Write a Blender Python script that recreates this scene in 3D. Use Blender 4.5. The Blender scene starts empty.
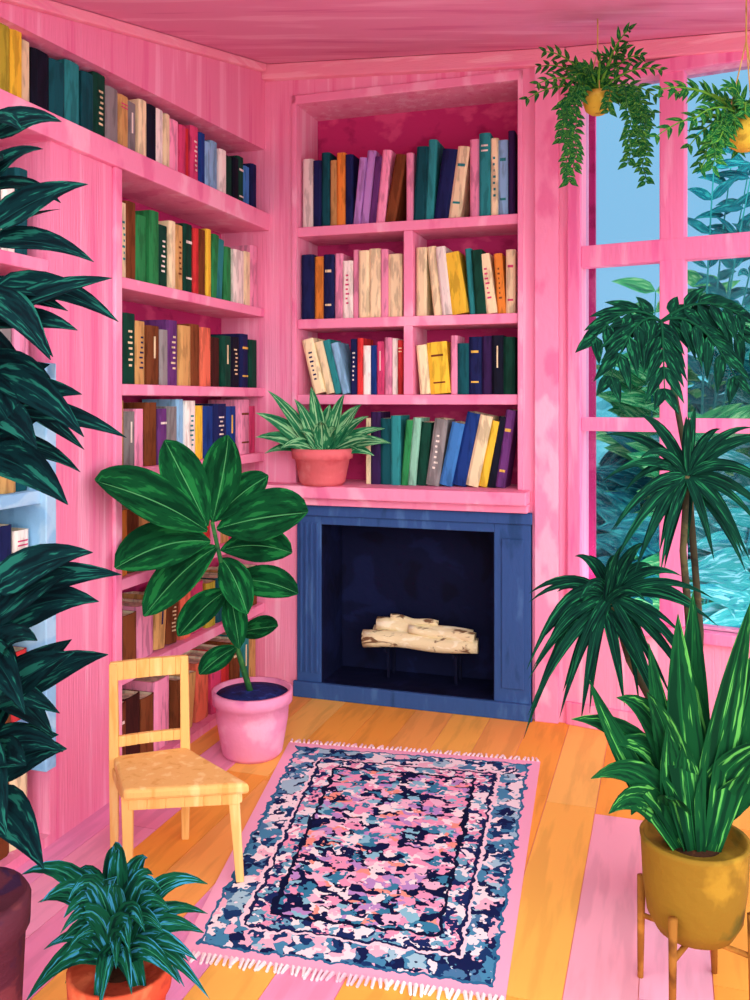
import bpy, bmesh, math, random
from mathutils import Vector, Matrix
R = random.Random(7)
S = bpy.context.scene
try:
    S.view_settings.view_transform = 'Standard'
except Exception: pass

# ------------------------------------------------------------------ colours
def lin(h, a=1.0):
    h = h.lstrip('#'); o = []
    for i in (0, 2, 4):
        c = int(h[i:i+2], 16)/255
        o.append(c/12.92 if c <= .04045 else ((c+.055)/1.055)**2.4)
    return (o[0], o[1], o[2], a)

def newmat(name):
    m = bpy.data.materials.new(name); m.use_nodes = True
    nt = m.node_tree; b = nt.nodes['Principled BSDF']
    return m, nt, b

def ramp(nt, stops, interp='LINEAR'):
    n = nt.nodes.new('ShaderNodeValToRGB'); cr = n.color_ramp; cr.interpolation = interp
    while len(cr.elements) > 1: cr.elements.remove(cr.elements[-1])
    cr.elements[0].position = stops[0][0]; cr.elements[0].color = stops[0][1]
    for p, c in stops[1:]:
        e = cr.elements.new(p); e.color = c
    return n

def paint(name, base, light=None, dark=None, stretch=(2, 2, 9), scale=1.6, rough=.75, soft=False):
    """opaque painted surface with soft, brushy colour variation"""
    m, nt, b = newmat(name)
    tc = nt.nodes.new('ShaderNodeTexCoord'); mp = nt.nodes.new('ShaderNodeMapping')
    mp.inputs['Scale'].default_value = stretch
    nz = nt.nodes.new('ShaderNodeTexNoise'); nz.inputs['Scale'].default_value = scale
    nz.inputs['Detail'].default_value = 4; nz.inputs['Distortion'].default_value = .15 if soft else .6
    nt.links.new(tc.outputs['Object'], mp.inputs['Vector']); nt.links.new(mp.outputs[0], nz.inputs['Vector'])
    st = [(.34, lin(dark or base)), (.42, lin(base)), (.56, lin(base)), (.64, lin(light or base))] if soft else [(.36, lin(dark or base)), (.42, lin(base)), (.56, lin(base)), (.62, lin(light or base))]
    r = ramp(nt, st)
    nt.links.new(nz.outputs['Fac'], r.inputs[0]); nt.links.new(r.outputs[0], b.inputs['Base Color'])
    bp = nt.nodes.new('ShaderNodeBump'); bp.inputs['Strength'].default_value = .35; bp.inputs['Distance'].default_value = .01
    nz2 = nt.nodes.new('ShaderNodeTexNoise'); nz2.inputs['Scale'].default_value = 10; nz2.inputs['Detail'].default_value = 3
    nt.links.new(mp.outputs[0], nz2.inputs['Vector']); nt.links.new(nz2.outputs['Fac'], bp.inputs['Height'])
    nt.links.new(bp.outputs[0], b.inputs['Normal'])
    b.inputs['Roughness'].default_value = rough
    b.inputs['Specular IOR Level'].default_value = .12
    return m

def attrmat(name, stretch=(3, 3, 3), scale=3, amt=.25, rough=.75, lo=.3, hi=.7, rot=0):
    m, nt, b = newmat(name)
    at = nt.nodes.new('ShaderNodeAttribute'); at.attribute_name = 'Col'
    tc = nt.nodes.new('ShaderNodeTexCoord'); mp = nt.nodes.new('ShaderNodeMapping')
    mp.inputs['Scale'].default_value = stretch; mp.inputs['Rotation'].default_value = (0, 0, rot); mp.vector_type = 'TEXTURE' if rot else 'POINT'
    if rot: mp.inputs['Scale'].default_value = tuple(1/x for x in stretch)
    nz = nt.nodes.new('ShaderNodeTexNoise'); nz.inputs['Scale'].default_value = scale; nz.inputs['Detail'].default_value = 4
    nt.links.new(tc.outputs['Object'], mp.inputs['Vector']); nt.links.new(mp.outputs[0], nz.inputs['Vector'])
    r = ramp(nt, [(lo, (1-amt, 1-amt, 1-amt, 1)), (hi, (1, 1, 1, 1))])
    nt.links.new(nz.outputs['Fac'], r.inputs[0])
    mx = nt.nodes.new('ShaderNodeMix'); mx.data_type = 'RGBA'; mx.blend_type = 'MULTIPLY'; mx.inputs[0].default_value = 1
    nt.links.new(at.outputs['Color'], mx.inputs[6]); nt.links.new(r.outputs[0], mx.inputs[7])
    nt.links.new(mx.outputs[2], b.inputs['Base Color'])
    b.inputs['Roughness'].default_value = rough; b.inputs['Specular IOR Level'].default_value = .12
    return m

def leafmat(name, dark, mid, light, rib, ribw=.05, cut=(.4, .62), edge=None):
    m, nt, b = newmat(name)
    uv = nt.nodes.new('ShaderNodeTexCoord'); sp = nt.nodes.new('ShaderNodeSeparateXYZ')
    nt.links.new(uv.outputs['UV'], sp.inputs[0])
    mp = nt.nodes.new('ShaderNodeMapping'); mp.inputs['Scale'].default_value = (5, 2.2, 1); mp.inputs['Rotation'].default_value = (0, 0, .35)
    nt.links.new(uv.outputs['UV'], mp.inputs['Vector'])
    at = nt.nodes.new('ShaderNodeAttribute'); at.attribute_name = 'Col'
    ad = nt.nodes.new('ShaderNodeVectorMath'); ad.operation = 'MULTIPLY_ADD'
    ad.inputs[1].default_value = (9, 9, 9)
    nt.links.new(at.outputs['Color'], ad.inputs[0]); nt.links.new(mp.outputs[0], ad.inputs[2])
    nz = nt.nodes.new('ShaderNodeTexNoise'); nz.inputs['Scale'].default_value = 1.3; nz.inputs['Detail'].default_value = 3
    nt.links.new(ad.outputs[0], nz.inputs['Vector'])
    r = ramp(nt, [(cut[0]-.06, lin(dark)), (cut[0]+.03, lin(mid)), (cut[1]-.02, lin(mid)), (cut[1]+.03, lin(light))])
    nt.links.new(nz.outputs['Fac'], r.inputs[0])
    s1 = nt.nodes.new('ShaderNodeMath'); s1.operation = 'SUBTRACT'; s1.inputs[1].default_value = .5
    s2 = nt.nodes.new('ShaderNodeMath'); s2.operation = 'ABSOLUTE'
    s3 = nt.nodes.new('ShaderNodeMath'); s3.operation = 'LESS_THAN'; s3.inputs[1].default_value = ribw
    nt.links.new(sp.outputs[0], s1.inputs[0]); nt.links.new(s1.outputs[0], s2.inputs[0]); nt.links.new(s2.outputs[0], s3.inputs[0])
    mx = nt.nodes.new('ShaderNodeMix'); mx.data_type = 'RGBA'
    nt.links.new(s3.outputs[0], mx.inputs[0]); nt.links.new(r.outputs[0], mx.inputs[6]); mx.inputs[7].default_value = lin(rib)
    nt.links.new(mx.outputs[2], b.inputs['Base Color'])
    b.inputs['Roughness'].default_value = .85; b.inputs['Specular IOR Level'].default_value = .05
    return m

# ------------------------------------------------------------------ mesh builder
class MB:
    def __init__(s): s.v = []; s.f = []; s.c = []; s.m = []; s.uv = []
    def add(s, vs, fs, col=(1, 1, 1, 1), mat=0, uvs=None):
        o = len(s.v); s.v += [tuple(v) for v in vs]
        for i, f in enumerate(fs):
            s.f.append([o+j for j in f])
            s.c.append(col[i] if isinstance(col, list) else col); s.m.append(mat)
            s.uv.append([uvs[j] for j in f] if uvs else [(0, 0)]*len(f))
    def build(s, name, mats, parent=None, smooth=False, bevel=0, fix=True, loc=(0, 0, 0)):
        me = bpy.data.meshes.new(name)
        L = Vector(loc)
        me.from_pydata([tuple(Vector(v)-L) for v in s.v], [], s.f)
        ca = me.color_attributes.new('Col', 'FLOAT_COLOR', 'CORNER'); ul = me.uv_layers.new(name='UVMap')
        k = 0
        for p, c, mi, u in zip(me.polygons, s.c, s.m, s.uv):
            p.material_index = mi; p.use_smooth = smooth
            for j in range(p.loop_total):
                ca.data[k].color = c; ul.data[k].uv = u[j]; k += 1
        for m in mats: me.materials.append(m)
        if fix:
            bm = bmesh.new(); bm.from_mesh(me); bmesh.ops.recalc_face_normals(bm, faces=bm.faces); bm.to_mesh(me); bm.free()
        ob = bpy.data.objects.new(name, me); S.collection.objects.link(ob)
        if parent:
            ob.parent = parent; ob.location = L - parent.location
        else: ob.location = L
        if bevel:
            b = ob.modifiers.new('bevel', 'BEVEL'); b.width = bevel; b.segments = 2; b.limit_method = 'ANGLE'
        return ob

def empty(name, loc=(0, 0, 0)):
    e = bpy.data.objects.new(name, None); e.location = loc; e.empty_display_size = .1
    S.collection.objects.link(e); return e

BOXF = [(0, 1, 2, 3), (7, 6, 5, 4), (0, 4, 5, 1), (1, 5, 6, 2), (2, 6, 7, 3), (3, 7, 4, 0)]
def ceilz(x, y): return 3.664 + .0106*(x+.645) + .2386*(y-5.276)

class Frame:
    def __init__(s, o, al, into): s.o = Vector(o); s.a = Vector(al); s.n = Vector(into)
    def p(s, a, d, z): 
        q = s.o + s.a*a + s.n*d; return Vector((q.x, q.y, z))
    def box(s, mb, a0, a1, d0, d1, z0, z1, col=(1, 1, 1, 1), mat=0):
        fs = [(a0, d0), (a1, d0), (a1, d1), (a0, d1)]
        lo = []; hi = []
        for a, d in fs:
            zz0 = z0(a) if callable(z0) else z0
            lo.append(s.p(a, d, zz0))
            q = s.p(a, d, 0)
            zz = ceilz(q.x, q.y) - .002 if z1 is None else (z1(a) if callable(z1) else z1)
            hi.append(s.p(a, d, zz))
        mb.add(lo+hi, BOXF, col, mat)
A18 = math.radians(18)
BK = Frame((-.645, 5.276), (math.cos(A18), -math.sin(A18)), (math.sin(A18), math.cos(A18)))
LF = Frame((-.645, 5.276), (-math.sin(A18), -math.cos(A18)), (-math.cos(A18), math.sin(A18)))
RW = Frame((.991, 4.744), (.866, -.5), (.5, .866))

def lathe(mb, prof, c, seg=28, mat=0, col=(1, 1, 1, 1), cap=True):
    vs = []; n = len(prof)
    for r, z in prof:
        for i in range(seg):
            a = 2*math.pi*i/seg; vs.append((c[0]+r*math.cos(a), c[1]+r*math.sin(a), c[2]+z))
    fs = []
    for j in range(n-1):
        for i in range(seg):
            k = (i+1) % seg; fs.append((j*seg+i, j*seg+k, (j+1)*seg+k, (j+1)*seg+i))
    if cap: fs.append(tuple(range(seg))[::-1]); fs.append(tuple((n-1)*seg+i for i in range(seg)))
    mb.add(vs, fs, col, mat)

def tube(mb, pts, r0, r1, seg=8, mat=0, col=(1, 1, 1, 1)):
    pts = [Vector(p) for p in pts]; vs = []; n = len(pts)
    for i, p in enumerate(pts):
        t = (pts[min(i+1, n-1)]-pts[max(i-1, 0)]).normalized()
        u = t.cross(Vector((0, 1, .13))).normalized(); w = t.cross(u)
        r = r0+(r1-r0)*i/(n-1)
        for k in range(seg):
            a = 2*math.pi*k/seg; vs.append(p+u*r*math.cos(a)+w*r*math.sin(a))
    fs = [(j*seg+i, j*seg+(i+1) % seg, (j+1)*seg+(i+1) % seg, (j+1)*seg+i) for j in range(n-1) for i in range(seg)]
    fs += [tuple(range(seg))[::-1], tuple((n-1)*seg+i for i in range(seg))]
    mb.add(vs, fs, col, mat)

def bez(p0, c, p1, t): return p0*(1-t)**2 + c*2*t*(1-t) + p1*t*t
PROF = {
 'oval': lambda t: max(0, math.sin(math.pi*min(1, t**.85)))**.72,
 'obov': lambda t: .06+max(0, math.sin(math.pi*min(1, t**1.2)))**.66,
 'lance': lambda t: max(0, math.sin(math.pi*t**.62))**.9,
 'blade': lambda t: min(1, .45+t*1.6)*max(0, 1-t**2.8),
}
def leaf(mb, p0, p1, w, sag=.05, hint=(0, -1, .5), shape='oval', fold=.16, n=9, mat=0, ctrl=None):
    p0 = Vector(p0); p1 = Vector(p1); c = Vector(ctrl) if ctrl is not None else (p0+p1)/2+Vector((0, 0, sag))
    h = Vector(hint).normalized(); vs = []; uv = []
    g = R.random(); col = (g, R.random(), R.random(), 1)
    for i in range(n+1):
        t = i/n; p = bez(p0, c, p1, t)
        tg = (bez(p0, c, p1, min(1, t+.02))-bez(p0, c, p1, max(0, t-.02)))
        if tg.length < 1e-6: tg = Vector((0, 0, 1))
        tg.normalize(); sd = tg.cross(h)
        if sd.length < .05: sd = tg.cross(Vector((1, 0, 0)))
        sd.normalize(); nm = sd.cross(tg)
        ww = w*.5*max(.02, PROF[shape](t))
        vs += [p-sd*ww, p-nm*ww*fold*2, p+sd*ww]; uv += [(0, t), (.5, t), (1, t)]
    fs = []
    for i in range(n):
        a = i*3; fs += [(a, a+1, a+4, a+3), (a+1, a+2, a+5, a+4)]
    mb.add(vs, fs, col, mat, uv)

def frond(mb, p0, p1, sag, n, ll, lw, mat=0, stem=1, hang=.6, hint=(0, -1, .4)):
    p0 = Vector(p0); p1 = Vector(p1); c = (p0+p1)/2+Vector((0, 0, sag))
    tube(mb, [bez(p0, c, p1, i/8) for i in range(9)], .006, .002, 5, stem)
    for i in range(n):
        t = .12+.86*i/(n-1); p = bez(p0, c, p1, t); tg = (bez(p0, c, p1, min(1, t+.03))-bez(p0, c, p1, t-.03)).normalized()
        up = tg.cross(Vector(hint)).normalized()
        L = ll*(.55+.45*math.sin(math.pi*min(1, t*.9+.1)))
        for s in (-1, 1):
            d = (tg*.75+up*s*.8+Vector((0, R.uniform(-.25, .1), -hang*.6))).normalized()
            e = p+d*L*R.uniform(.85, 1.1); e.z -= hang*L*.35
            leaf(mb, p, e, lw, sag=L*.12, hint=hint, shape='lance', n=5, mat=mat)

# ------------------------------------------------------------------ materials
M_pink = paint('pink_wall_paint', 'F08CB2', 'F7A6C6', 'EA78A5', (10, 10, .5), 1.5, soft=True)
M_pinkL = paint('light_pink_paint', 'F69ABE', 'FCB6D1', 'F082AD', (12, 12, .45), 1.6, soft=True)
M_case = paint('pink_case_paint', 'F695BB', 'FCB4D0', 'EB7BA8', (3, 3, 1.4), 1.8, soft=True)
M_back = paint('crimson_case_back', 'C83474', 'DE5287', 'A8245F', (2, 2, 3), 2.2, soft=True)
M_ceil = paint('mauve_ceiling_paint', 'E58FB4', 'EEA5C5', 'DA7AA5', (1, 6, 1), 1.2, soft=True)
M_crown = paint('coral_trim_paint', 'F79EB6', 'FCB5C6', 'F48DB0', (1.5, 1.5, 14), 1.5, soft=True)
M_frame = paint('window_frame_pink', 'F58AB9', 'FAA6CB', 'EE74AC', (6, 6, .8), 1.7, soft=True)
M_sky = paint('pale_blue_paint', '8FC7EE', 'A9D8F5', '7BB4E0', (3, 3, 3), 1.7)
M_blue = paint('slate_blue_paint', '34558F', '456BA3', '284879', (4, 4, 1.2), 2, soft=True)
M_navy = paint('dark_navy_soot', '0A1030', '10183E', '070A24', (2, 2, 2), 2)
M_wood = paint('honey_wood', 'EEBB70', 'F5D08C', 'E2A85C', (8, 8, 1), 2.5, soft=True)
M_books = attrmat('book_cloth', (14, 14, 3), 2.5, .32, lo=.40, hi=.50)
M_floor = attrmat('painted_floorboards', (9, 1.1, 1), 1.6, .13, lo=.42, hi=.52, rot=-A18)
M_black = paint('cast_iron', '080C26', '0B112C', '070A20', (3, 3, 3), 3)
M_log = paint('pale_birch_log', 'EFE0B4', 'FAF0D0', '7A5A40', (4, 12, 14), 1.8)
M_potpink = paint('pink_glazed_pot', 'EC96BC', 'F7B0CE', 'D97BAA', (3, 3, 3), 1.5, soft=True)
M_terra = paint('rose_terracotta', 'DF6F76', 'F09598', 'CC5560', (3, 3, 3), 1.5, soft=True)
M_terra2 = paint('orange_terracotta', 'CF4F33', 'E46B47', 'A93A2C', (5, 5, 5), 1.5)
M_soil = paint('blue_black_soil', '1D2A63', '2B3F86', '141C45', (8, 8, 8), 3)
M_soilb = paint('dark_soil', '3A2014', '54301C', '23120C', (8, 8, 8), 3)
M_gold = paint('ochre_pot', '8A6A20', 'A8842A', '655A20', (3, 3, 3), 2, soft=True)
M_brass = paint('brown_wood_leg', '9A6428', 'BC8238', '6F431B', (3, 3, 3), 2)
M_dkpot = paint('aubergine_pot', '5A2A38', '7A3C42', '3A2240', (3, 3, 6), 2)
M_yel = paint('yellow_pot', 'D0B03C', 'E0C555', 'A88C30', (5, 5, 5), 2)
M_stem = paint('green_stem', '2E6B3A', '4A8A45', '1E4D30', (5, 5, 5), 2)
M_bark = paint('brown_stem', '3E3A2A', '5A5236', '25251F', (5, 5, 5), 2)
M_string = paint('jute_string', 'C8A55A', 'D8BC78', 'A88642', (5, 5, 5), 2)
L_fig = leafmat('fig_leaf', '083820', '0E4E2A', '1E783C', '4FA363', .012, (.45, .58))
L_dark = leafmat('midnight_leaf', '05161C', '07262A', '1C5E52', '0F3838', .015, (.46, .59))
L_shelf = leafmat('shelf_plant_leaf', '175A3C', '2A7A50', '84C68C', '9AD09A', .04, (.42, .56))
L_front = leafmat('front_plant_leaf', '072A24', '0E4C34', '3585A8', '2F8060', .02, (.44, .58))
L_sword = leafmat('broad_blade_leaf', '08321E', '0F4A27', '57AE50', '1D6A35', .015, (.46, .62))
L_palm = leafmat('dragon_leaf', '041B1A', '083226', '1F6E46', '145038', .02, (.45, .61))
L_hang = leafmat('hanging_leaf', '0C4028', '176332', '6BA83A', '4A9040', .03, (.42, .58))
L_gard = leafmat('garden_leaf_teal', '1F7A88', '35A09C', '86CCD0', '5FB8B4', .03, (.42, .58))
L_gard2 = leafmat('garden_leaf_green', '17694A', '369A5E', '8CCF8A', '66B878', .03, (.42, .58))
L_gard3 = leafmat('garden_leaf_deep', '0A3E50', '146068', '2E9390', '1D7480', .03, (.42, .58))

def glassmat():
    m = bpy.data.materials.new('clear_glass'); m.use_nodes = True; nt = m.node_tree
    nt.nodes.clear(); o = nt.nodes.new('ShaderNodeOutputMaterial')
    t = nt.nodes.new('ShaderNodeBsdfTransparent'); t.inputs[0].default_value = lin('EDF7FC')
    g = nt.nodes.new('ShaderNodeBsdfGlossy'); g.inputs['Roughness'].default_value = .1
    mx = nt.nodes.new('ShaderNodeMixShader'); mx.inputs[0].default_value = .008
    nt.links.new(t.outputs[0], mx.inputs[1]); nt.links.new(g.outputs[0], mx.inputs[2]); nt.links.new(mx.outputs[0], o.inputs[0])
    return m
M_glass = glassmat()

# ------------------------------------------------------------------ room shell
mb = MB()
FR_rng = random.Random(21)
pinks = ['F7A6C8', 'F59DC0', 'FBB9D3', 'F7AEC0', 'F093BC', 'F09CCB']
oran = ['FAB04C', 'FBBC58', 'F8AA48', 'FCC566', 'FAB858', 'F9AE5C']
W = .205; t = -.5
while t < 4.6:
    a = -.4-FR_rng.uniform(0, .5)
    while a < 5.6:
        ln = FR_rng.uniform(.9, 1.7)
        if a < -.2: ln = FR_rng.uniform(1.0, 1.45) + (-.2-a) - .1
        hearth = a < .2
        if hearth: h = FR_rng.choice(oran)
        elif t > 1.3: h = FR_rng.choice(pinks+oran[:3]) 
        else: h = FR_rng.choice(pinks+pinks+oran)
        g = .0015
        q = [LF.o+BK.a*(t+g)+LF.a*(a+g), LF.o+BK.a*(t+W-g)+LF.a*(a+g), LF.o+BK.a*(t+W-g)+LF.a*(a+ln-g), LF.o+BK.a*(t+g)+LF.a*(a+ln-g)]
        mb.add([(v.x, v.y, 0) for v in q]+[(v.x, v.y, -.02) for v in q], BOXF, lin(h))
        a += ln
    t += W
q = [LF.o+BK.a*(-.5)+LF.a*(-.9), LF.o+BK.a*4.6+LF.a*(-.9), LF.o+BK.a*4.6+LF.a*5.8, LF.o+BK.a*(-.5)+LF.a*5.8]
mb.add([(v.x, v.y, -.003) for v in q]+[(v.x, v.y, -.06) for v in q], BOXF, lin('F09C98'))
fl = mb.build('floor', [M_floor])
bm = bmesh.new(); bm.from_mesh(fl.data)
for fr, d in ((RW, .1), (BK, .36), (LF, .34)):
    q = fr.p(0, d, 0)
    bmesh.ops.bisect_plane(bm, geom=bm.verts[:]+bm.edges[:]+bm.faces[:], plane_co=q, plane_no=(fr.n.x, fr.n.y, 0), clear_outer=True)
bm.to_mesh(fl.data); bm.free()

# ceiling (slightly pitched)
mb = MB()
pts = [BK.p(-.4, .42, 0), BK.p(1.95, .42, 0), RW.p(2.9, .14, 0), RW.p(2.9, .14, 0)+Vector((-.5, -.9, 0)), LF.p(3.3, .4, 0)]
mb.add([(p.x, p.y, ceilz(p.x, p.y)) for p in pts]+[(p.x, p.y, ceilz(p.x, p.y)+.06) for p in pts],
       [(0, 1, 2, 3, 4), (9, 8, 7, 6, 5)]+[(i, (i+1) % 5, 5+(i+1) % 5, 5+i) for i in range(5)])
mb.build('ceiling', [M_ceil])

mb = MB(); BK.box(mb, -.36, 1.86, .34, .42, -.02, None); mb.build('wall_back', [M_back])
mb = MB(); LF.box(mb, -.36, 3.4, .30, .38, -.02, None)
LF.box(mb, 2.75, 3.4, 0, .3, 0, None)
mb.build('wall_left', [M_pink])

# right wall with window opening
Z0, Z1 = .58, 3.33
U = [.102, .499, .619, 1.016, 1.136, 1.533, 1.653, 2.05]
mb = MB()
RW.box(mb, -.02, 2.9, 0, .12, -.02, Z0)
RW.box(mb, -.02, U[0], 0, .12, Z0, None)
RW.box(mb, U[-1], 2.9, 0, .12, Z0, None)
def wtop(a): 
    q = RW.p(a, 0, 0); return min(Z1, ceilz(q.x, q.y)-.03)
RW.box(mb, U[0], U[-1], 0, .12, wtop, None)
mb.build('wall_right', [M_pinkL])

win = empty('window_1', RW.p(1.07, .06, 1.9))
mb = MB()
for i in (1, 3, 5):
    RW.box(mb, U[i], U[i+1], -.015, .07, Z0, lambda a: wtop(a)+.0)
for z0, z1 in ((2.39, 2.50), (1.54, 1.61)):
    RW.box(mb, U[0], U[-1], -.018, .068, z0, z1)
RW.box(mb, U[0]-.07, U[0], -.03, 0, Z0-.04, wtop)
RW.box(mb, U[-1], U[-1]+.07, -.03, 0, Z0-.04, wtop)
RW.box(mb, U[0]-.09, U[-1]+.09, -.05, .02, Z0-.06, Z0+.0)
RW.box(mb, U[0]-.07, U[-1]+.07, -.03, 0, lambda a: wtop(a), lambda a: wtop(a)+.07)
mb.build('frame', [M_frame], win, bevel=.006)
mb = MB(); RW.box(mb, U[0], U[-1], .072, .078, Z0, lambda a: wtop(a)); mb.build('glass', [M_glass], win)

# trims
def trim(name, fr, a0, a1, d0, d1, zf0, zf1, mat=M_crown):
    mb = MB(); fr.box(mb, a0, a1, d0, d1, zf0, zf1, mat=0); return mb.build(name, [mat], bevel=.006)
def cz_of(fr, off):
    return lambda a: ceilz(*fr.p(a, 0, 0).xy)-off
trim('trim_1', BK, .0, 1.74, -.05, 0, cz_of(BK, .10), None, M_crown)
trim('trim_2', LF, .06, 3.3, -.04, 0, cz_of(LF, .05), None, M_crown)
trim('trim_3', RW, .03, 2.8, -.05, 0, cz_of(RW, .10), None, M_crown)
trim('baseboard_right', RW, .02, 2.8, -.02, 0, 0, .12, M_pink)
trim('baseboard_left', LF, 2.76, 3.4, -.02, 0, 0, .12, M_pink)

# ------------------------------------------------------------------ built-in bookcase over the fireplace
bc = empty('built_in_bookcase', BK.p(.8, 0, 1.2))
mb = MB()
BK.box(mb, 0, .203, 0, .34, 0, None)
BK.box(mb, 1.483, 1.72, 0, .34, 1.10, None)
BK.box(mb, 1.56, 1.72, 0, .34, 0, 1.10)
BK.box(mb, .203, 1.483, 0, .34, 3.41, None)
mb.build('case', [M_pinkL], bc)
mb = MB()
BK.box(mb, 1.575, 1.70, -.03, 0, 0, lambda a: cz_of(BK, .10)(a))
BK.box(mb, .225-.05, .203, -.014, 0, 1.22, 3.46); BK.box(mb, 1.483, 1.51, -.014, 0, 1.22, 3.46)
BK.box(mb, .175, 1.51, -.014, 0, 3.41, 3.46)
mb.build('pilaster_trim', [M_case], bc, bevel=.004)
mb = MB()
for z in (2.70, 2.167, 1.73): BK.box(mb, .203, 1.483, .005, .33, z-.055, z)
BK.box(mb, .842, .895, .01, .33, 1.73, 2.645)
mb.build('shelves', [M_case], bc, bevel=.005)
mb = MB(); BK.box(mb, .02, 1.55, -.16, .33, 1.15, 1.22); BK.box(mb, .04, 1.55, -.10, .33, 1.105, 1.15)
mb.build('mantel_shelf', [M_case], bc, bevel=.008)
mb = MB(); BK.box(mb, .203, 1.483, .325, .338, 1.22, 3.41); mb.build('back_panel', [M_back], bc)

# left bookcase
lb = empty('built_in_bookcase', LF.p(1.3, 0, 1.5))
hd = lambda a: 3.166-.05*a
mb = MB()
LF.box(mb, -.03, 0, 0, .3, 0, None)
LF.box(mb, 1.506, 1.931, 0, .3, 0, 2.69)
LF.box(mb, 2.72, 2.749, 0, .3, 0, None)
LF.box(mb, 0, 2.72, 0, .3, hd, None)
LF.box(mb, 0, 1.506, 0, .3, 0, .04); LF.box(mb, 1.931, 2.72, 0, .3, 0, .04)
mb.build('case', [M_pink], lb)
mb = MB()
LF.box(mb, 0, 2.72, -.03, .295, 2.69, 2.789)
for z in (2.235, 1.77, 1.393, .923, .51): LF.box(mb, 0, 1.506, .004, .295, z-.05, z)
LF.box(mb, 1.48, 1.53, -.02, 0, 0, 2.69)
mb.build('shelves', [M_case], lb, bevel=.005)
mb = MB()
for z in (2.235, 1.83): LF.box(mb, 1.931, 2.72, .004, .295, z-.05, z)
mb.build('upper_side_shelves', [M_case], lb, bevel=.005)
mb = MB()
for z in (1.36, .95, .51): LF.box(mb, 1.931, 2.72, .0, .295, z-.05, z)
LF.box(mb, 1.925, 1.985, -.025, .29, .3, 1.84); LF.box(mb, 1.93, 2.72, -.025, .29, 1.78, 1.84)
mb.build('blue_shelf_frame', [M_sky], lb, bevel=.005)
mb = MB(); LF.box(mb, 0, 2.72, .285, .299, .04, 3.06); mb.build('back_panel', [M_back], lb)

# ------------------------------------------------------------------ books
C = dict(navy='1B2456', blue='3F7FC4', lblue='8CC0E4', dblue='1D3F8A', teal='2C8C8F', dteal='12535C', green='2E8B4F', dgreen='0F4234',
 cream='F6E6B8', white='F8F0E6', tan='CFA364', brown='7A4426', dbrown='46221F', orange='F0943E', yellow='F4CC40', olive='C4BA3E', red='D83A3C', pink='F49ABE',
 lav='B98AD0', purple='6B3A7E', dpurple='35204F', gray='8D8A8A', black='14182A', rose='D9487A', mint='8FD0B4', coral='F07A5E')
def book(mb, fr, P, w, h, dep, th, col, d0, mir=1):
    """P: a-position of pivot; th lean (+: top towards +a)"""
    def T(x, d, z):
        if th >= 0: xx = x-w; a = P+xx*math.cos(th)+z*math.sin(th); zz = z*math.cos(th)-xx*math.sin(th)
        else: a = P+x*math.cos(th)+z*math.sin(th); zz = z*math.cos(th)-x*math.sin(th)
        return fr.p(a, d, zz+zb)
    zb = book.z
    poly = [(0, dep), (0, .012), (w*.22, .002), (w*.78, .002), (w, .012), (w, dep)]
    e = min(.006, w*.2)
    inn = [(e, dep-.001), (e, .016), (w*.28, .010), (w*.72, .010), (w-e, .016), (w-e, dep-.001)]
    vs = [T(x, d+d0, 0) for x, d in poly]+[T(x, d+d0, h) for x, d in poly]+[T(x, d+d0, h) for x, d in inn]+[T(x, d+d0, h-.012) for x, d in inn]
    fs = []; cs = []
    pg = lin('E9D9BE')
    for i in range(6):
        j = (i+1) % 6
        fs.append((i, j, 6+j, 6+i)); cs.append(col if i != 5 else pg)
        fs.append((6+i, 6+j, 12+j, 12+i)); cs.append(col)
        fs.append((12+i, 12+j, 18+j, 18+i)); cs.append(pg)
    fs.append((0, 1, 2, 3, 4, 5)); cs.append(col); fs.append((18, 19, 20, 21, 22, 23)); cs.append(pg)
    mb.add(vs, fs, cs)
    r = R.random(); lum = .3*col[0]+.6*col[1]+.1*col[2]
    tc = lin(R.choice(['F2E2B4', 'F6EDE0', 'EBC35A'])) if lum < .35 else lin(R.choice(['1B2456', '7A4426', 'D9487A', '2C8C8F']))
    def band(z0, z1, x0=.2, x1=.8):
        mb.add([T(w*x0, d0, h*z0), T(w*x1, d0, h*z0), T(w*x1, d0, h*z1), T(w*x0, d0, h*z1), 
                T(w*x0, d0+.003, h*z0), T(w*x1, d0+.003, h*z0), T(w*x1, d0+.003, h*z1), T(w*x0, d0+.003, h*z1)], BOXF, tc)
    if r < .08: band(.72, .76); band(.2, .23)
    elif r < .14: band(.45, .82, .44, .56)
    elif r < .22:
        for k in range(7): band(.25+.08*k, .28+.08*k, R.uniform(.3, .4), R.uniform(.5, .7))
    elif r < .26: band(.78, .8); band(.84, .86)

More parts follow.
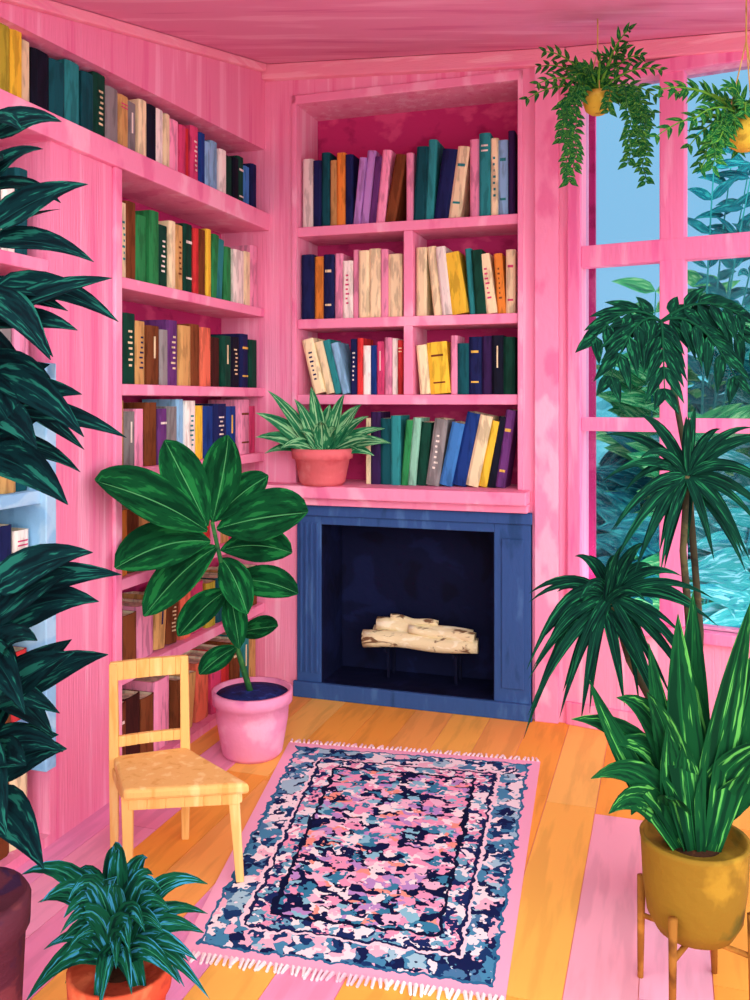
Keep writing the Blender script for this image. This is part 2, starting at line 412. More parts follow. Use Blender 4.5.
def row(mb, fr, a0, a1, z, h, toks, rev=False, d0=.03, dep=.2):
    items = []
    for tk in toks.split():
        q = tk.split(':'); items.append((q[0], float(q[1]) if len(q) > 1 and q[1] else 1., float(q[2]) if len(q) > 2 else 0.))
    if rev: items = [(c, w, -l) for c, w, l in items[::-1]]
    hs = [h*R.uniform(.82, 1.0) for _ in items]
    extra = 0; prev = 0
    for i, (c, w, l) in enumerate(items):
        nxt = items[i+1][2] if i+1 < len(items) else 0
        if l > 0 and nxt <= 0: extra += hs[i]*math.sin(math.radians(l))
        if l < 0 and prev >= 0: extra += hs[i]*math.sin(math.radians(-l))
        prev = l
    tot = sum(w for _, w, _ in items); k = (a1-a0-extra-.02)/tot
    a = a0+.005; prev = 0; book.z = z+.001
    for i, (c, w, l) in enumerate(items):
        ww = w*k*.985; th = math.radians(l)
        col = lin(C[c]); v = R.uniform(.85, 1.1); col = (col[0]*v, col[1]*v, col[2]*v, 1)
        if l == 0:
            if prev > 0: a += hs[i-1]*math.sin(math.radians(prev))
            book(mb, fr, a, ww, hs[i], dep, -1e-9, col, d0+R.uniform(0, .02)); a += w*k
        elif l > 0:
            a += ww/math.cos(th); book(mb, fr, a, ww, hs[i], dep, th, col, d0+R.uniform(0, .02))
        else:
            if prev >= 0: a += hs[i]*math.sin(-th)
            book(mb, fr, a, ww, hs[i], dep, th, col, d0+R.uniform(0, .02)); a += ww/math.cos(th)
        prev = l
mb = MB()
row(mb, BK, .21, 1.478, 2.70, .46, 'white:1.3 navy dteal tan:.8 orange navy:.9 lav:.8:6 lav:1:6 purple:.8:6 pink:1:6 brown:1.2:10 pink:.8 dteal:1.3:3 teal:.9:3 navy:1.6:8 cream:1.3:8 pink:1 teal:1.2 cream:.8 lblue dpurple:.7')
row(mb, BK, .21, .838, 2.167, .40, 'navy:1.2 orange navy pink:.8 white pink:.6 cream cream:1.1 pink:.7 cream:1.3')
row(mb, BK, .90, 1.478, 2.167, .40, 'cream:1.2 cream:1:-6 white:1.1:-6 yellow:1.9:-10 teal:.7:-4 dgreen:1.2:-4 cream:1.2:-8 orange:.9:-4 cream:1')
row(mb, BK, .21, .838, 1.73, .33, 'cream:1.6:-14 cream:1.2:-14 teal:1:-14 lblue:1:-14 navy red:.8 white dblue:.8 rose pink white:.7 red:.7')
row(mb, BK, .90, 1.478, 1.73, .33, 'cream:1:-5 yellow:1.8:-5 pink:.6 dteal:1 navy:1.1 dpurple:.9 black:1 dgreen:1')
row(mb, BK, .60, 1.478, 1.22, .43, 'cream:.5 dpurple:1 dteal:1.1 teal:1 green:.7:5 mint:.8:5 dgreen:1:5 gray:1.3:8 blue:1.2:12 dblue:1.3:12 cream:1.2:12 yellow:.8:12 black:.8:10 purple:.9:8')
mb.build('shelf_books', [M_books])

mb = MB()
row(mb, LF, 2.27, 2.7, 2.789, .29, 'olive cream teal brown white gray', True)
row(mb, LF, .01, 2.27, 2.789, .30, 'yellow olive yellow:.8 cream:.7 black:1.3 dteal:1.2 teal:1.2 dteal:1 dgreen:1.1 gray:1.2 tan:1 gray:1 cream:.8 black:1 white cream:.6 pink rose:.8 red:.7 rose dblue:.8 lblue lblue white dgreen:1.2 black:.8 dgreen blue:1 navy:.9', True)
row(mb, LF, .01, 1.5, 2.235, .36, 'tan cream:.7 brown:1 green:1.1 green dgreen:1.2 cream:.7 tan dgreen:1.1 red:.6 brown yellow:.6 green:.8:5 teal:1.2:5 green:1 white:1.6 cream pink:1.1', True)
row(mb, LF, .01, 1.5, 1.77, .32, 'black:1 dgreen tan:.8 brown gray:.7 purple:1 tan:1.1 brown coral:1 dbrown:1.1 dgreen black:1.1 navy:1 dgreen', True)
row(mb, LF, .01, 1.5, 1.393, .31, 'tan:1.2 gray:.8 pink:.8 brown purple:.8 gray lblue:.7 white yellow:1 dblue:1.1 navy:1.4 dblue:1.2 pink:1.4 rose:1', True)
row(mb, LF, .01, 1.5, .923, .30, 'orange:1.2 brown tan rose:.8 orange gray brown:1.2 red pink tan rose:1 red dteal', True)
row(mb, LF, .01, 1.5, .51, .27, 'dbrown:1 brown:1.2 pink:1.4 tan:1:6 brown:1:6 coral rose:1.4 olive dteal:1 green tan rose brown', True)
row(mb, LF, .01, 1.5, .04, .33, 'brown:1.2 dbrown:1.1 brown:1 pink:1.3 brown:1:8 tan:1:8 coral:1.2 rose red:1 brown teal tan', True)
for z, h, s in ((2.235, .33, 'navy cream tan teal dgreen cream brown gray white dteal'), (1.84, .3, 'white cream teal orange navy cream olive gray pink'), (1.36, .32, 'navy brown teal cream dgreen blue white tan dteal'),
             (.95, .3, 'navy dblue teal cream dblue green navy white'), (.51, .3, 'pink orange dbrown cream rose teal brown red'), (.04, .34, 'tan brown olive teal red brown cream')):
    row(mb, LF, 1.99, 2.71, z, h, s, True)
mb.build('shelf_books', [M_books])

# ------------------------------------------------------------------ fireplace
fp = empty('fireplace', BK.p(.87, 0, .5))
mb = MB()
BK.box(mb, .215, .364, -.03, .2, 0, 1.10)          # left pilaster
for i in range(4): BK.box(mb, .235+i*.032, .252+i*.032, -.042, -.03, .14, 1.0)
BK.box(mb, 1.359, 1.555, -.03, .2, 0, 1.10)
BK.box(mb, 1.40, 1.52, -.04, -.03, .16, .96)
BK.box(mb, .364, 1.359, -.03, .2, .99, 1.10)
BK.box(mb, .364, 1.359, -.03, .2, 0, .085)
BK.box(mb, .20, 1.565, -.055, -.03, 0, .09)
BK.box(mb, .20, 1.565, -.05, -.03, 1.04, 1.10)
mb.build('surround', [M_blue], fp, bevel=.005)
mb = MB()
BK.box(mb, .30, .364, .2, .33, .05, 1.05); BK.box(mb, 1.359, 1.42, .2, .33, .05, 1.05)
BK.box(mb, .364, 1.359, .31, .33, .05, 1.05); BK.box(mb, .30, 1.42, .2, .33, .99, 1.06)
BK.box(mb, .34, 1.38, .2, .33, .02, .085)
BK.box(mb, .364, .37, -.02, .31, .085, .99); BK.box(mb, 1.353, 1.359, -.02, .31, .085, .99)
BK.box(mb, .364, 1.359, -.02, .31, .085, .09)
mb.build('firebox', [M_navy], fp)
mb = MB()
for a in (.70, 1.10):
    BK.box(mb, a, a+.014, .09, .29, .258, .275)
    for d in (.16, .27): BK.box(mb, a, a+.014, d, d+.014, .09, .259)
mb.build('andirons', [M_black], fp)
mb = MB()
def log(a0, a1, d, z0, z1, r, mt=0):
    n = 11; pts = []
    for i in range(n):
        t = i/(n-1); pts.append(BK.p(a0+(a1-a0)*t, d+.008*math.sin(t*7+a0*9), z0+(z1-z0)*t+.006*math.sin(t*9+d*40)))
    tube(mb, pts, r, r*.72, 10)
log(.57, 1.24, .13, .325, .318, .052); log(.60, 1.22, .225, .325, .315, .052)
log(.64, 1.20, .17, .395, .375, .044); log(1.22, .84, .14, .37, .385, .036); log(.72, 1.0, .17, .435, .425, .024)
mb.build('logs', [M_log], fp, smooth=True)

# ------------------------------------------------------------------ rug
def rugmat():
    m, nt, b = newmat('woven_rug_pattern')
    N = nt.nodes.new; K = nt.links.new
    uv = N('ShaderNodeTexCoord'); sp = N('ShaderNodeSeparateXYZ'); K(uv.outputs['UV'], sp.inputs[0])
    def mt(op, a, bb=None, c=None):
        n = N('ShaderNodeMath'); n.operation = op
        for i, x in enumerate((a, bb, c)):
            if x is None: continue
            if isinstance(x, (int, float)): n.inputs[i].default_value = x
            else: K(x, n.inputs[i])
        return n.outputs[0]
    Wd, Ln = 1.12, 1.74
    x = mt('MULTIPLY', sp.outputs[0], Wd); y = mt('MULTIPLY', sp.outputs[1], Ln)
    dx = mt('MINIMUM', x, mt('SUBTRACT', Wd, x)); dy = mt('MINIMUM', y, mt('SUBTRACT', Ln, y))
    nz = N('ShaderNodeTexNoise'); nz.inputs['Scale'].default_value = 26; K(uv.outputs['UV'], nz.inputs['Vector'])
    j = mt('MULTIPLY', mt('SUBTRACT', nz.outputs['Fac'], .5), .06)
    d = mt('ADD', mt('MINIMUM', dx, dy), j)
    cb = N('ShaderNodeCombineXYZ'); K(x, cb.inputs[0]); K(y, cb.inputs[1])
    nz2 = N('ShaderNodeTexNoise'); nz2.inputs['Scale'].default_value = 22; nz2.inputs['Detail'].default_value = 2; K(cb.outputs[0], nz2.inputs['Vector'])
    vm = N('ShaderNodeVectorMath'); vm.operation = 'MULTIPLY_ADD'; vm.inputs[1].default_value = (.12, .12, .12)
    K(nz2.outputs['Color'], vm.inputs[0]); K(cb.outputs[0], vm.inputs[2])
    def pat(scale, stops, st=(1, 1, 1)):
        mp = N('ShaderNodeMapping'); mp.inputs['Scale'].default_value = st; K(vm.outputs[0], mp.inputs['Vector'])
        v = N('ShaderNodeTexVoronoi'); v.inputs['Scale'].default_value = scale; K(mp.outputs[0], v.inputs['Vector'])
        s = N('ShaderNodeSeparateXYZ'); K(v.outputs['Color'], s.inputs[0])
        r = ramp(nt, stops, 'CONSTANT'); K(s.outputs[0], r.inputs[0]); return r.outputs[0]
    field = pat(23, [(0, lin('10183F')), (.18, lin('F2A3C4')), (.33, lin('F4C4DA')), (.43, lin('3A86A8')), (.54, lin('FBEFF0')), (.64, lin('BE96D2')), (.73, lin('141C48')), (.86, lin('8CCBDC')), (.94, lin('F5A08E'))], (1, 1.3, 1))
    bord = pat(20, [(0, lin('1B3A6B')), (.16, lin('F6ECF0')), (.38, lin('4A8FB4')), (.55, lin('F4BED2')), (.66, lin('16214F')), (.78, lin('A5CFDE')), (.92, lin('4C7FA8'))], (1.2, 1, 1))
    bord2 = pat(30, [(0, lin('1C2D62')), (.24, lin('F8F0F2')), (.52, lin('6FAEC8')), (.75, lin('EFA2C0'))])
    def mix(f, a, bb):
        n = N('ShaderNodeMix'); n.data_type = 'RGBA'; K(f, n.inputs[0])
        for i, x in ((6, a), (7, bb)):
            if isinstance(x, tuple): n.inputs[i].default_value = x
            else: K(x, n.inputs[i])
        return n.outputs[2]
    gt = lambda v: mt('GREATER_THAN', d, v)
    c = mix(gt(.045), lin('F8B2CF'), lin('2F6E96'))
    c = mix(gt(.057), c, bord)
    c = mix(gt(.16), c, lin('F7DCE6'))
    c = mix(gt(.172), c, lin('17224F'))
    c = mix(gt(.185), c, bord2)
    c = mix(gt(.25), c, lin('0F1738'))
    c = mix(gt(.265), c, field)
    K(c, b.inputs['Base Color']); b.inputs['Roughness'].default_value = .9; b.inputs['Specular IOR Level'].default_value = .05
    return m
rug = empty('patterned_rug', (0, 3.5, 0))
TL, TR, BR, BL = Vector((-.425, 4.46, 0)), Vector((.775, 4.22, 0)), Vector((.37, 2.55, 0)), Vector((-.60, 2.77, 0))
mb = MB(); nx, ny = 16, 24; top = []; uvv = []
for jy in range(ny+1):
    for ix in range(nx+1):
        u, v = ix/nx, jy/ny
        p = (BL*(1-u)+BR*u)*(1-v)+(TL*(1-u)+TR*u)*v
        p = p+Vector((0, 0, .005)); top.append(p); uvv.append((u, v))
bot = [p-Vector((0, 0, .0045)) for p in top]
fs = []
w1 = nx+1; nn = len(top)
for jy in range(ny):
    for ix in range(nx):
        a = jy*w1+ix; fs.append((a, a+1, a+1+w1, a+w1))
for ix in range(nx):
    fs.append((ix, nn+ix, nn+ix+1, ix+1)); a = ny*w1+ix; fs.append((a, a+1, nn+a+1, nn+a))
for jy in range(ny):
    a = jy*w1; fs.append((a, a+w1, nn+a+w1, nn+a)); a += nx; fs.append((a, nn+a, nn+a+w1, a+w1))
mb.add(top+bot, fs, uvs=uvv+uvv)
mb.build('weave', [rugmat()], rug)
mb = MB()
for A, B, sgn in ((TL, TR, 1), (BL, BR, -1)):
    along = (B-A); out = Vector((along.y, -along.x, 0)).normalized()*(-sgn)
    n = 56
    for i in range(n):
        p = A+along*((i+.5)/n); q = p+out*R.uniform(.03, .045)+along.normalized()*R.uniform(-.012, .012)
        tube(mb, [p+Vector((0, 0, .006)), (p+q)/2+Vector((0, 0, .006)), q+Vector((0, 0, .005))], .007, .005, 5)
mb.build('fringe', [paint('cream_fringe', 'F9E2E4', 'FFF4F2', 'F2C6D4')], rug)

# ------------------------------------------------------------------ chair
ch = empty('wooden_chair', (-.75, 3.3, 0))
FL_, FR_, BL_, BR_ = Vector((-.855, 3.12, 0)), Vector((-.475, 3.17, 0)), Vector((-.985, 3.40, 0)), Vector((-.735, 3.49, 0))
def post(mb, b, t, w0, w1):
    b = Vector(b); t = Vector(t)
    vs = []
    for p, w in ((b, w0), (t, w1)):
        for sx, sy in ((-1, -1), (1, -1), (1, 1), (-1, 1)): vs.append(p+ax*sx*w/2+ay*sy*w/2)
    mb.add(vs, BOXF)
ax = (FR_-FL_).normalized(); ay = Vector((-ax.y, ax.x, 0))
zs = .345
mb = MB()
for p in (FL_, FR_): post(mb, p+Vector((0, 0, .007 if p is FR_ else 0)), p+(BL_-p)*.05+Vector((0, 0, zs-.02)), .028, .040)
mb.build('front_legs', [M_wood], ch, bevel=.004)
mb = MB()
for p in (BL_, BR_):
    lean = (BL_-FL_).normalized()*.02
    post(mb, p, p+Vector((0, 0, zs)), .028, .036); post(mb, p+Vector((0, 0, zs-.001)), p+lean+Vector((0, 0, .70)), .036, .030)
mb.build('back_posts', [M_wood], ch, bevel=.004)
mb = MB()
cen = (FL_+FR_+BL_+BR_)/4
sv = []
for p, k in ((FL_, 1.13), (FR_, 1.13), (BR_, 1.02), (BL_, 1.02)): sv.append(cen+(p-cen)*k)
mb.add([p+Vector((0, 0, zs-.028)) for p in sv]+[p+Vector((0, 0, zs+.012)) for p in sv], BOXF)
mb.build('seat', [M_wood], ch, bevel=.012)
def rail(mb, p, q, z0, z1, th=.022, bow=0):
    p = Vector(p); q = Vector(q); d = (q-p).normalized(); n_ = Vector((-d.y, d.x, 0)); K = 6
    for i in range(K):
        a = p+(q-p)*(i/K)+n_*bow*math.sin(math.pi*i/K); b = p+(q-p)*((i+1)/K)+n_*bow*math.sin(math.pi*(i+1)/K)
        mb.add([Vector((v.x, v.y, z)) for z in (z0, z1) for v in (a-n_*th/2, b-n_*th/2, b+n_*th/2, a+n_*th/2)], BOXF)
mb = MB()
ln = (BL_-FL_).normalized()*.018
rail(mb, BL_+ln-(BR_-BL_)*.05, BR_+ln+(BR_-BL_)*.05, .635, .705, .024, .012)
rail(mb, BL_+ln*.4, BR_+ln*.4, .385, .425, .02, .01)
mb.build('back_rails', [M_wood], ch, bevel=.003)
mb = MB()
for a, b in ((FL_, FR_), (FR_, BR_), (BR_, BL_), (BL_, FL_)): rail(mb, a, b, zs-.065, zs-.028, .02)
mb.build('aprons', [M_wood], ch, bevel=.003)

# ------------------------------------------------------------------ potted rubber plant
V = Vector
pl = empty('potted_rubber_plant', (-.59, 4.33, 0))
mb = MB(); c = (-.59, 4.33, 0)
lathe(mb, [(.13, 0), (.145, .02), (.172, .18), (.176, .25), (.192, .255), (.194, .31), (.178, .312), (.174, .29)], c, 36)
mb.build('pot', [M_potpink], pl, True)
mb = MB(); lathe(mb, [(.174, .29), (.1, .303), (.01, .307)], c, 30); mb.build('soil', [M_soil], pl, True)
mb = MB()
tube(mb, [V((-.592, 4.33, .27)), V((-.652, 4.28, .51)), V((-.687, 4.15, .847)), V((-.724, 4.0, 1.158))], .016, .009)
mb.build('stem', [M_stem], pl, True)
T_ = V((-.724, 4.0, 1.158)); mb = MB()
LV = [(T_, (-.645, 3.95, 1.546), .19, 0), (T_+V((-.02, 0, -.02)), (-.91, 3.9, 1.527), .18, .02), (T_+V((-.02, 0, -.04)), (-1.12, 3.6, 1.38), .24, .08),
 (T_+V((-.01, .02, -.09)), (-1.083, 3.75, 1.0), .22, .10), (V((-.71, 4.06, 1.04)), (-1.01, 3.93, .756), .18, .08), (T_+V((.02, 0, -.03)), (-.287, 3.85, 1.221), .25, .05),
 (T_, (-.48, 4.05, 1.36), .15, .05), (V((-.70, 4.08, 1.02)), (-.369, 4.0, 1.02), .17, .07), (V((-.685, 4.15, .86)), (-.338, 3.95, .85), .15, .07),
 (V((-.65, 4.25, .6)), (-.442, 4.1, .67), .11, .02), (V((-.68, 4.17, .82)), (-.876, 4.0, .65), .15, .06), (V((-.655, 4.27, .53)), (-.80, 4.1, .45), .11, .03),
 (V((-.70, 4.1, .98)), (-.56, 3.95, .76), .14, .06), (V((-.68, 4.2, .8)), (-.60, 3.98, .6), .11, .05)]
for p0, p1, w, sg in LV:
    leaf(mb, p0, p1, w, sg, (R.uniform(-.25, .25), -1, .75), 'obov', .10, 14)
mb.build('leaves', [L_fig], pl, True, fix=False)

# ------------------------------------------------------------------ plant on the mantel shelf
pc = (-.298, 5.095, 1.221); pl = empty('potted_shelf_plant', pc)
mb = MB(); lathe(mb, [(.115, 0), (.13, .02), (.155, .145), (.172, .15), (.176, .205), (.162, .207), (.158, .19)], pc, 32)
mb.build('pot', [M_terra], pl, True)
mb = MB(); lathe(mb, [(.158, .18), (.08, .195), (.01, .2)], pc, 24); mb.build('soil', [M_soilb], pl, True)
mb = MB(); b0 = V(pc)+V((0, 0, .19))
for dx, dz in ((-62, 37), (-50, 58), (-25, 50), (-10, 62), (8, 45), (22, 55), (45, 34), (66, 8), (60, 22), (-62, 14), (-38, 4), (34, 2), (-48, 28), (38, 45), (0, 30), (14, 22), (-20, 20), (52, 12), (-55, -2), (50, -4)):
    p1 = b0+V((dx/170, R.uniform(-.2, -.02), dz/170))
    leaf(mb, b0+V((dx/1200, -.02, 0)), p1, R.uniform(.07, .10), .07, (0, -1, .6), 'lance', .15, 8)
mb.build('leaves', [L_shelf], pl, True, fix=False)

# ------------------------------------------------------------------ tall dark plant, left foreground
pc = (-1.0, 2.2, 0); pl = empty('tall_potted_ficus', pc)
mb = MB(); lathe(mb, [(.11, 0), (.12, .02), (.138, .40), (.148, .405), (.15, .47), (.138, .49), (.132, .47)], pc, 30)
mb.build('pot', [M_dkpot], pl, True)
mb = MB(); lathe(mb, [(.132, .45), (.01, .47)], pc, 24); mb.build('soil', [M_soilb], pl, True)
mb = MB()
tube(mb, [V(pc)+V((0, 0, .45)), V(pc)+V((.015, 0, .9)), V(pc)+V((0, .01, 1.5)), V(pc)+V((.01, 0, 2.34))], .02, .009)
tube(mb, [V(pc)+V((.02, 0, .45)), V(pc)+V((-.03, .05, .9)), V(pc)+V((-.06, .06, 1.6))], .014, .007)
mb.build('stem', [M_bark], pl, True)
mb = MB()
for zc, k in ((2.34, 8), (2.22, 9), (2.1, 11), (2.0, 11), (1.9, 12), (1.8, 12), (1.7, 11), (1.6, 8), (1.22, 8), (1.13, 11), (1.03, 12), (.93, 12), (.84, 10), (.76, 6)):
    off = R.uniform(0, 6)
    for i in range(k):
        a = off+2*math.pi*i/k+R.uniform(-.3, .3); ln = R.uniform(.18, .38)
        if zc > 2.2: ln *= .6
        dz = R.uniform(-.24, .16) if zc < 2.1 else R.uniform(-.08, .14)
        if .7 < zc < .9: dz = R.uniform(-.12, .12)
        b = V(pc)+V((.01, 0, zc)); e = b+V((math.cos(a)*ln, math.sin(a)*ln, dz))
        b = b+(e-b)*.15
        leaf(mb, b, e, R.uniform(.07, .115), R.uniform(.02, .08), (math.cos(a)*.3+R.uniform(-.5, .5), -.8, .8), 'lance', .12, 8)
mb.build('leaves', [L_dark], pl, True, fix=False)

# ------------------------------------------------------------------ small spiky plant, left front
pc = (-.66, 2.33, 0); pl = empty('potted_spider_plant', pc)
mb = MB(); lathe(mb, [(.09, 0), (.10, .02), (.12, .175), (.130, .18), (.133, .235), (.122, .237), (.118, .22)], pc, 30)
mb.build('pot', [M_terra2], pl, True)
mb = MB(); lathe(mb, [(.118, .21), (.01, .225)], pc, 24); mb.build('soil', [M_soilb], pl, True)
mb = MB(); b0 = V(pc)+V((-.01, 0, .235))
for i in range(46):
    a = 2*math.pi*i*.382; ln = R.uniform(.14, .25); up = R.uniform(-.14, .27)
    e = b0+V((math.cos(a)*ln, math.sin(a)*ln*.8, up))
    cc = b0+V((math.cos(a)*ln*.35, math.sin(a)*ln*.3, max(up, .05)+.09))
    leaf(mb, b0, e, R.uniform(.045, .075), 0, (0, -1, .7), 'lance', .13, 10, ctrl=cc)
mb.build('leaves', [L_front], pl, True, fix=False)

# ------------------------------------------------------------------ ochre pot on legs, right
pc = (.905, 2.55, 0); pl = empty('potted_foliage_plant', pc)
mb = MB(); lathe(mb, [(.07, .195), (.105, .205), (.13, .25), (.142, .34), (.147, .45), (.15, .465), (.137, .465), (.134, .44)], pc, 36)
mb.build('pot', [M_gold], pl, True)
mb = MB(); lathe(mb, [(.134, .43), (.01, .45)], pc, 24); mb.build('soil', [M_soilb], pl, True)
mb = MB()
for k in range(4):
    a = math.radians(50+90*k); d = V((math.cos(a), math.sin(a), 0))
    tube(mb, [V(pc)+d*.160, V(pc)+d*.157+V((0, 0, .30))], .009, .013, 8)
    tube(mb, [V(pc)+d*.158+V((0, 0, .185)), V(pc)+V((0, 0, .185))], .008, .008, 6)
mb.build('plant_stand', [M_brass], pl, True)
mb = MB(); b0 = V(pc)+V((0, 0, .44))
s = 1/356
# (tip dx, tip dz, width, control dx, control dz) - broad blades arching up and over
for dx, dz, w, cx, cz_ in ((-112, 80, 24, -45, 105), (-100, 55, 24, -55, 80), (-120, 120, 24, -40, 130), (-80, 150, 26, -25, 150), (-58, 165, 26, -20, 110), (-48, 205, 24, -35, 120), (-20, 235, 28, -15, 130),
     (8, 250, 28, 0, 130), (35, 258, 26, 25, 130), (55, 225, 28, 45, 120), (90, 190, 26, 40, 150), (105, 120, 26, 50, 140), (100, 70, 24, 50, 100), (-70, 40, 24, -50, 75), (70, 40, 22, 50, 75),
     (-35, 130, 30, -25, 60), (30, 150, 30, 20, 70), (0, 170, 30, 0, 90), (-85, 100, 26, -20, 120), (65, 120, 26, 20, 100), (-15, 110, 28, -10, 60), (45, 80, 26, 30, 60), (-45, 70, 24, -30, 60), (-105, 165, 20, -75, 90), (-10, 200, 26, 15, 100)):
    bx = V((cx*s*.25, R.uniform(-.05, .05), 0)); dy = R.uniform(-.16, .08)
    e = b0+V((dx*s, dy, dz*s)); cc = b0+V((cx*s, dy*.3, cz_*s))
    leaf(mb, b0+bx, e, w*1.4*s, 0, (R.uniform(-.5, .5), -1, .3), 'blade', .14, 12, ctrl=cc)
mb.build('leaves', [L_sword], pl, True, fix=False)

# ------------------------------------------------------------------ dragon tree with three crowns
pc = (1.05, 3.02, 0); pl = empty('potted_dragon_tree', pc)
mb = MB(); lathe(mb, [(.10, 0), (.11, .01), (.13, .22), (.14, .225), (.14, .27), (.128, .27), (.125, .25)], pc, 30)
mb.build('pot', [M_dkpot], pl, True)
mb = MB(); lathe(mb, [(.125, .24), (.01, .25)], pc, 24); mb.build('soil', [M_soilb], pl, True)
c1 = V((.764, 2.92, 1.06)); c2 = V((1.03, 2.97, 1.45)); c3 = V((.985, 3.1, 1.97))
mb = MB(); g0 = V(pc)+V((0, 0, .24))
tube(mb, [g0+V((-.03, 0, 0)), V((.97, 2.99, .6)), V((.83, 2.94, .85)), c1], .014, .010)
tube(mb, [g0, V((1.06, 3.0, .8)), V((1.02, 2.98, 1.2)), c2], .016, .010)
tube(mb, [g0+V((.03, .03, 0)), V((1.12, 3.1, .9)), V((1.08, 3.12, 1.5)), c3], .015, .009)
mb.build('trunks', [M_bark], pl, True)
mb = MB()
def burst(c, n, r0, r1, w, drop):
    for i in range(n):
        a = 2*math.pi*i/n+R.uniform(-.12, .12); ln = R.uniform(r0, r1)
        x = math.cos(a)*ln; z = math.sin(a)*ln
        zz = z*.75-drop*abs(x)/ln-(.0 if z > 0 else .05)
        e = c+V((x, R.uniform(-.2, .1), zz))
        leaf(mb, c, e, w*R.uniform(.8, 1.2), .06+.05*abs(x)/ln, (R.uniform(-.2, .2), -1, .3), 'lance', .14, 9)
burst(c1, 24, .17, .33, .036, .10); burst(c1+V((-.02, 0, -.03)), 12, .2, .33, .036, .22)
for dx, dz in ((-.29, -.44), (-.25, -.34), (-.28, -.22), (.08, -.34), (-.08, -.36)): leaf(mb, c1, c1+V((dx, -.05, dz)), .04, .22, (0, -1, .3), 'lance', .14, 10)
burst(c2, 22, .2, .37, .036, .06); burst(c2+V((0, 0, -.02)), 8, .2, .3, .036, .16)
mb.build('leaves', [L_palm], pl, True, fix=False)
mb = MB()
for e, sg in (((-.24, -.05, -.06), .12), ((-.20, -.1, -.2), .16), ((.25, -.05, .02), .10), ((.22, -.1, -.2), .16), ((-.02, -.1, -.24), .12), ((.33, 0, -.10), .14)):
    frond(mb, c3, c3+V(e), sg, 6, .14, .042, 0, 0, hang=.75)
mb.build('fronds', [L_palm, M_stem], pl, True, fix=False)

# ------------------------------------------------------------------ hanging baskets
def hanging(c, pr, seed, trail, sc=1):
    c = V(c); e = empty('hanging_plant', c)
    mb = MB(); lathe(mb, [(pr*.45, -pr*.95), (pr*.8, -pr*.7), (pr, -pr*.1), (pr*.96, pr*.45), (pr*.86, pr*.45), (pr*.84, pr*.3)], c, 26)
    mb.build('basket', [M_yel], e, True)
    mb = MB(); top = V((c.x, c.y, ceilz(c.x, c.y)-.001)); kn = c+V((0, 0, (top.z-c.z)*.6))
    for k in range(3):
        a = 2.1*k+.4; tube(mb, [c+V((math.cos(a)*pr*.9, math.sin(a)*pr*.9, pr*.4)), kn], .0025, .0025, 5)
    tube(mb, [kn, top], .003, .003, 5); mb.build('hanger', [M_string], e)
    mb = MB(); b = c+V((0, 0, pr*.4)); rr = random.Random(seed)
    for i in range(22):
        a = 2*math.pi*i/22+rr.uniform(-.15, .15); ln = rr.uniform(.16, .32)*sc
        up = rr.uniform(-.14, .2)*sc
        frond(mb, b, b+V((math.cos(a)*ln, math.sin(a)*ln*.7, up)), .09*sc, 7, .07, .019, 0, 0, hang=.3)
    for dx, ln in trail:
        p = b+V((dx*.7, -.07, .02))
        n = int(ln/.02)
        pts = [p+V((dx*.35*min(1, i/5)+.008*math.sin(i), -.01, -.0-ln*i/n)) for i in range(n+1)]
        tube(mb, pts, .003, .002, 4, 1)
        for i in range(1, n+1):
            for s in (-1, 1):
                leaf(mb, pts[i], pts[i]+V((s*rr.uniform(.025, .045), rr.uniform(-.02, .02), -rr.uniform(.01, .04))), .024, .008, (0, -1, .3), 'lance', .1, 4)
    mb.build('foliage', [L_hang, M_stem], e, True, fix=False)
hanging((.965, 3.9, 3.0), .065, 3, ((-.14, .42), (-.11, .36), (-.16, .24), (.03, .12), (.11, .34), (.15, .30), (.17, .42)))
hanging((1.32, 3.2, 2.66), .075, 5, ((-.14, .2), (-.1, .12), (.1, .3)), 1.05)

# ------------------------------------------------------------------ garden beyond the window
mb = MB(); mb.add([(-3, 4.6, -.1), (14, -2, -.1), (14, 14, -.1), (-3, 14, -.1)], [(0, 1, 2, 3)])
gr = mb.build('ground', [paint('garden_ground', '3C8C84', '5AA99A', '2A6E70')])
bm = bmesh.new(); bm.from_mesh(gr.data); q = RW.p(0, .12, 0)
bmesh.ops.bisect_plane(bm, geom=bm.verts[:]+bm.edges[:]+bm.faces[:], plane_co=q, plane_no=(RW.n.x, RW.n.y, 0), clear_inner=True)
bm.to_mesh(gr.data); bm.free()
M_hedge = paint('hedge_foliage', '55AAB8', '80CBD4', '328A8A', (1.2, 1.2, 1.2), 1.6)
mb = MB(); RW2 = Frame(RW.p(0, 4.0, 0).xy, RW.a, RW.n)
vs = []; fs = []; nx, nz = 60, 22
for i in range(nx+1):
    for k in range(nz+1):
        a = -1.5+i*.12; top = 2.1+.25*math.sin(i*.5)+.15*math.sin(i*1.3)
        z = -.1+top*k/nz; p = RW2.p(a, R.uniform(-.06, .06)+.1*math.sin(a*5+z*4)+.5*(k/nz)**3, z); vs.append(p)
for i in range(nx):
    for k in range(nz):
        q = i*(nz+1)+k; fs.append((q, q+1, q+nz+2, q+nz+1))
mb.add(vs, fs); mb.build('garden_hedge', [M_hedge], smooth=False)
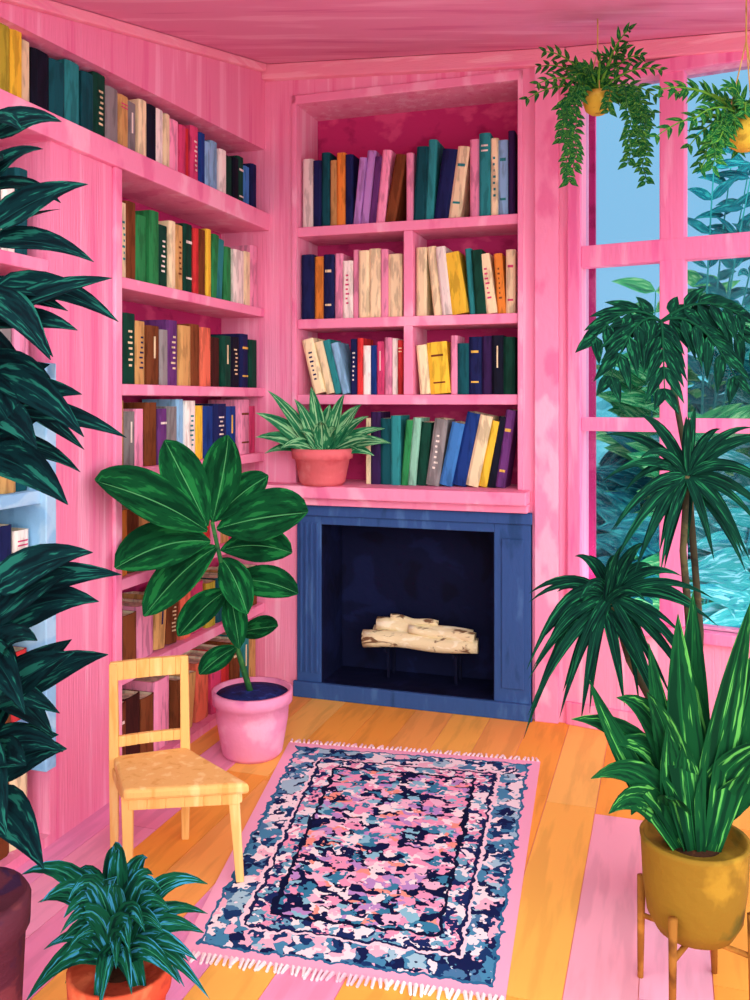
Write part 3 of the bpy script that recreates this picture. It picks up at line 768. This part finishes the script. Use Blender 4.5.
def shrub(u, d, H, n, seed, lw=.06, mat=None, k_=1.0):
    rr = random.Random(seed); b = RW.p(u, d, -.1); e = empty('garden_shrub', b); mb = MB()
    for i in range(n):
        a = rr.uniform(0, 6.28); h = H*rr.uniform(.5, 1); sp = rr.uniform(.1, .55)
        off = RW.a*math.cos(a)*sp + RW.n*math.sin(a)*sp*.5
        p1 = b+V((off.x, off.y, h))
        cc = b+V((off.x*.2, off.y*.2, h*.6))
        tube(mb, [bez(b, cc, p1, t/6) for t in range(7)], .012, .004, 5, 1)
        for k in range(11):
            t = .3+.7*k/10; p = bez(b, cc, p1, t)
            for s in (-1, 1):
                leaf(mb, p, p+V((s*rr.uniform(.10, .24)*(lw/.06)**.5*k_, rr.uniform(-.08, .08), rr.uniform(-.06, .20)*k_)), lw*rr.uniform(.7, 1.2), .04, (-.3, -1, .3), 'lance', .12, 6)
    mb.build('foliage', [mat or L_gard, L_gard3], e, True, fix=False)
shrub(.38, 1.6, 3.55, 5, 1, .06, L_gard3); shrub(1.3, 1.5, 3.7, 6, 2, .065, L_gard3)
shrub(.50, 1.2, 2.0, 8, 3, .16, L_gard2, 1.25); shrub(1.25, 1.15, 2.05, 8, 8, .16, L_gard2, 1.25); shrub(1.9, 1.5, 3.0, 9, 4, .09, L_gard2)
shrub(.0, 1.9, 2.8, 8, 6, .11, L_gard2); shrub(.85, 2.1, 2.8, 10, 9, .13); shrub(.25, 1.15, 1.6, 7, 12, .15, L_gard3, 1.25); shrub(.85, 1.1, 1.7, 7, 13, .15, L_gard, 1.25)
shrub(1.6, 2.2, 2.8, 10, 15, .12)

# ------------------------------------------------------------------ light
w = bpy.data.worlds.new('sky'); S.world = w; w.use_nodes = True; nt = w.node_tree
bg = nt.nodes['Background']; bg.inputs[1].default_value = 2.3
tc = nt.nodes.new('ShaderNodeTexCoord'); sx = nt.nodes.new('ShaderNodeSeparateXYZ'); nt.links.new(tc.outputs['Generated'], sx.inputs[0])
# bright hazy sky on the sun side (behind the viewer), clear blue on the far side
mr = nt.nodes.new('ShaderNodeMapRange'); mr.inputs['From Min'].default_value = -1; mr.inputs['From Max'].default_value = 1
nt.links.new(sx.outputs[1], mr.inputs['Value'])
rp = ramp(nt, [(.52, (1, .97, .96, 1)), (.72, (.19, .32, .42, 1)), (1, (.14, .27, .38, 1))])
nt.links.new(mr.outputs[0], rp.inputs[0]); nt.links.new(rp.outputs[0], bg.inputs[0])
sun = bpy.data.lights.new('sun', 'SUN'); sun.energy = 1.3; sun.angle = math.radians(35); sun.color = (1, .96, .92)
so = bpy.data.objects.new('sun', sun); S.collection.objects.link(so)
so.rotation_euler = V((-.18, 1, -.28)).to_track_quat('-Z', 'Y').to_euler(); so.location = (1, -3, 4)
# added fill points brightening the foliage: two below sill height, one above the window
for i, (u, d, z, e) in enumerate(((.2, .35, .25, 36), (1.3, .35, .25, 36), (.7, .45, 3.75, 60))):
    l = bpy.data.lights.new('garden_fill_light', 'POINT'); l.energy = e; l.shadow_soft_size = .12; l.color = (1, 1, .95)
    lo = bpy.data.objects.new('garden_fill_light', l); S.collection.objects.link(lo); lo.location = RW.p(u, d, z)

# ------------------------------------------------------------------ camera
cam = bpy.data.cameras.new('camera'); co = bpy.data.objects.new('camera', cam); S.collection.objects.link(co)
co.location = (0, 0, 1.7); co.rotation_euler = (math.pi/2, 0, 0)
cam.sensor_fit = 'VERTICAL'; cam.sensor_height = 36; cam.sensor_width = 27; cam.lens = 32.4; cam.shift_y = -.1
cam.clip_start = .05
S.camera = co
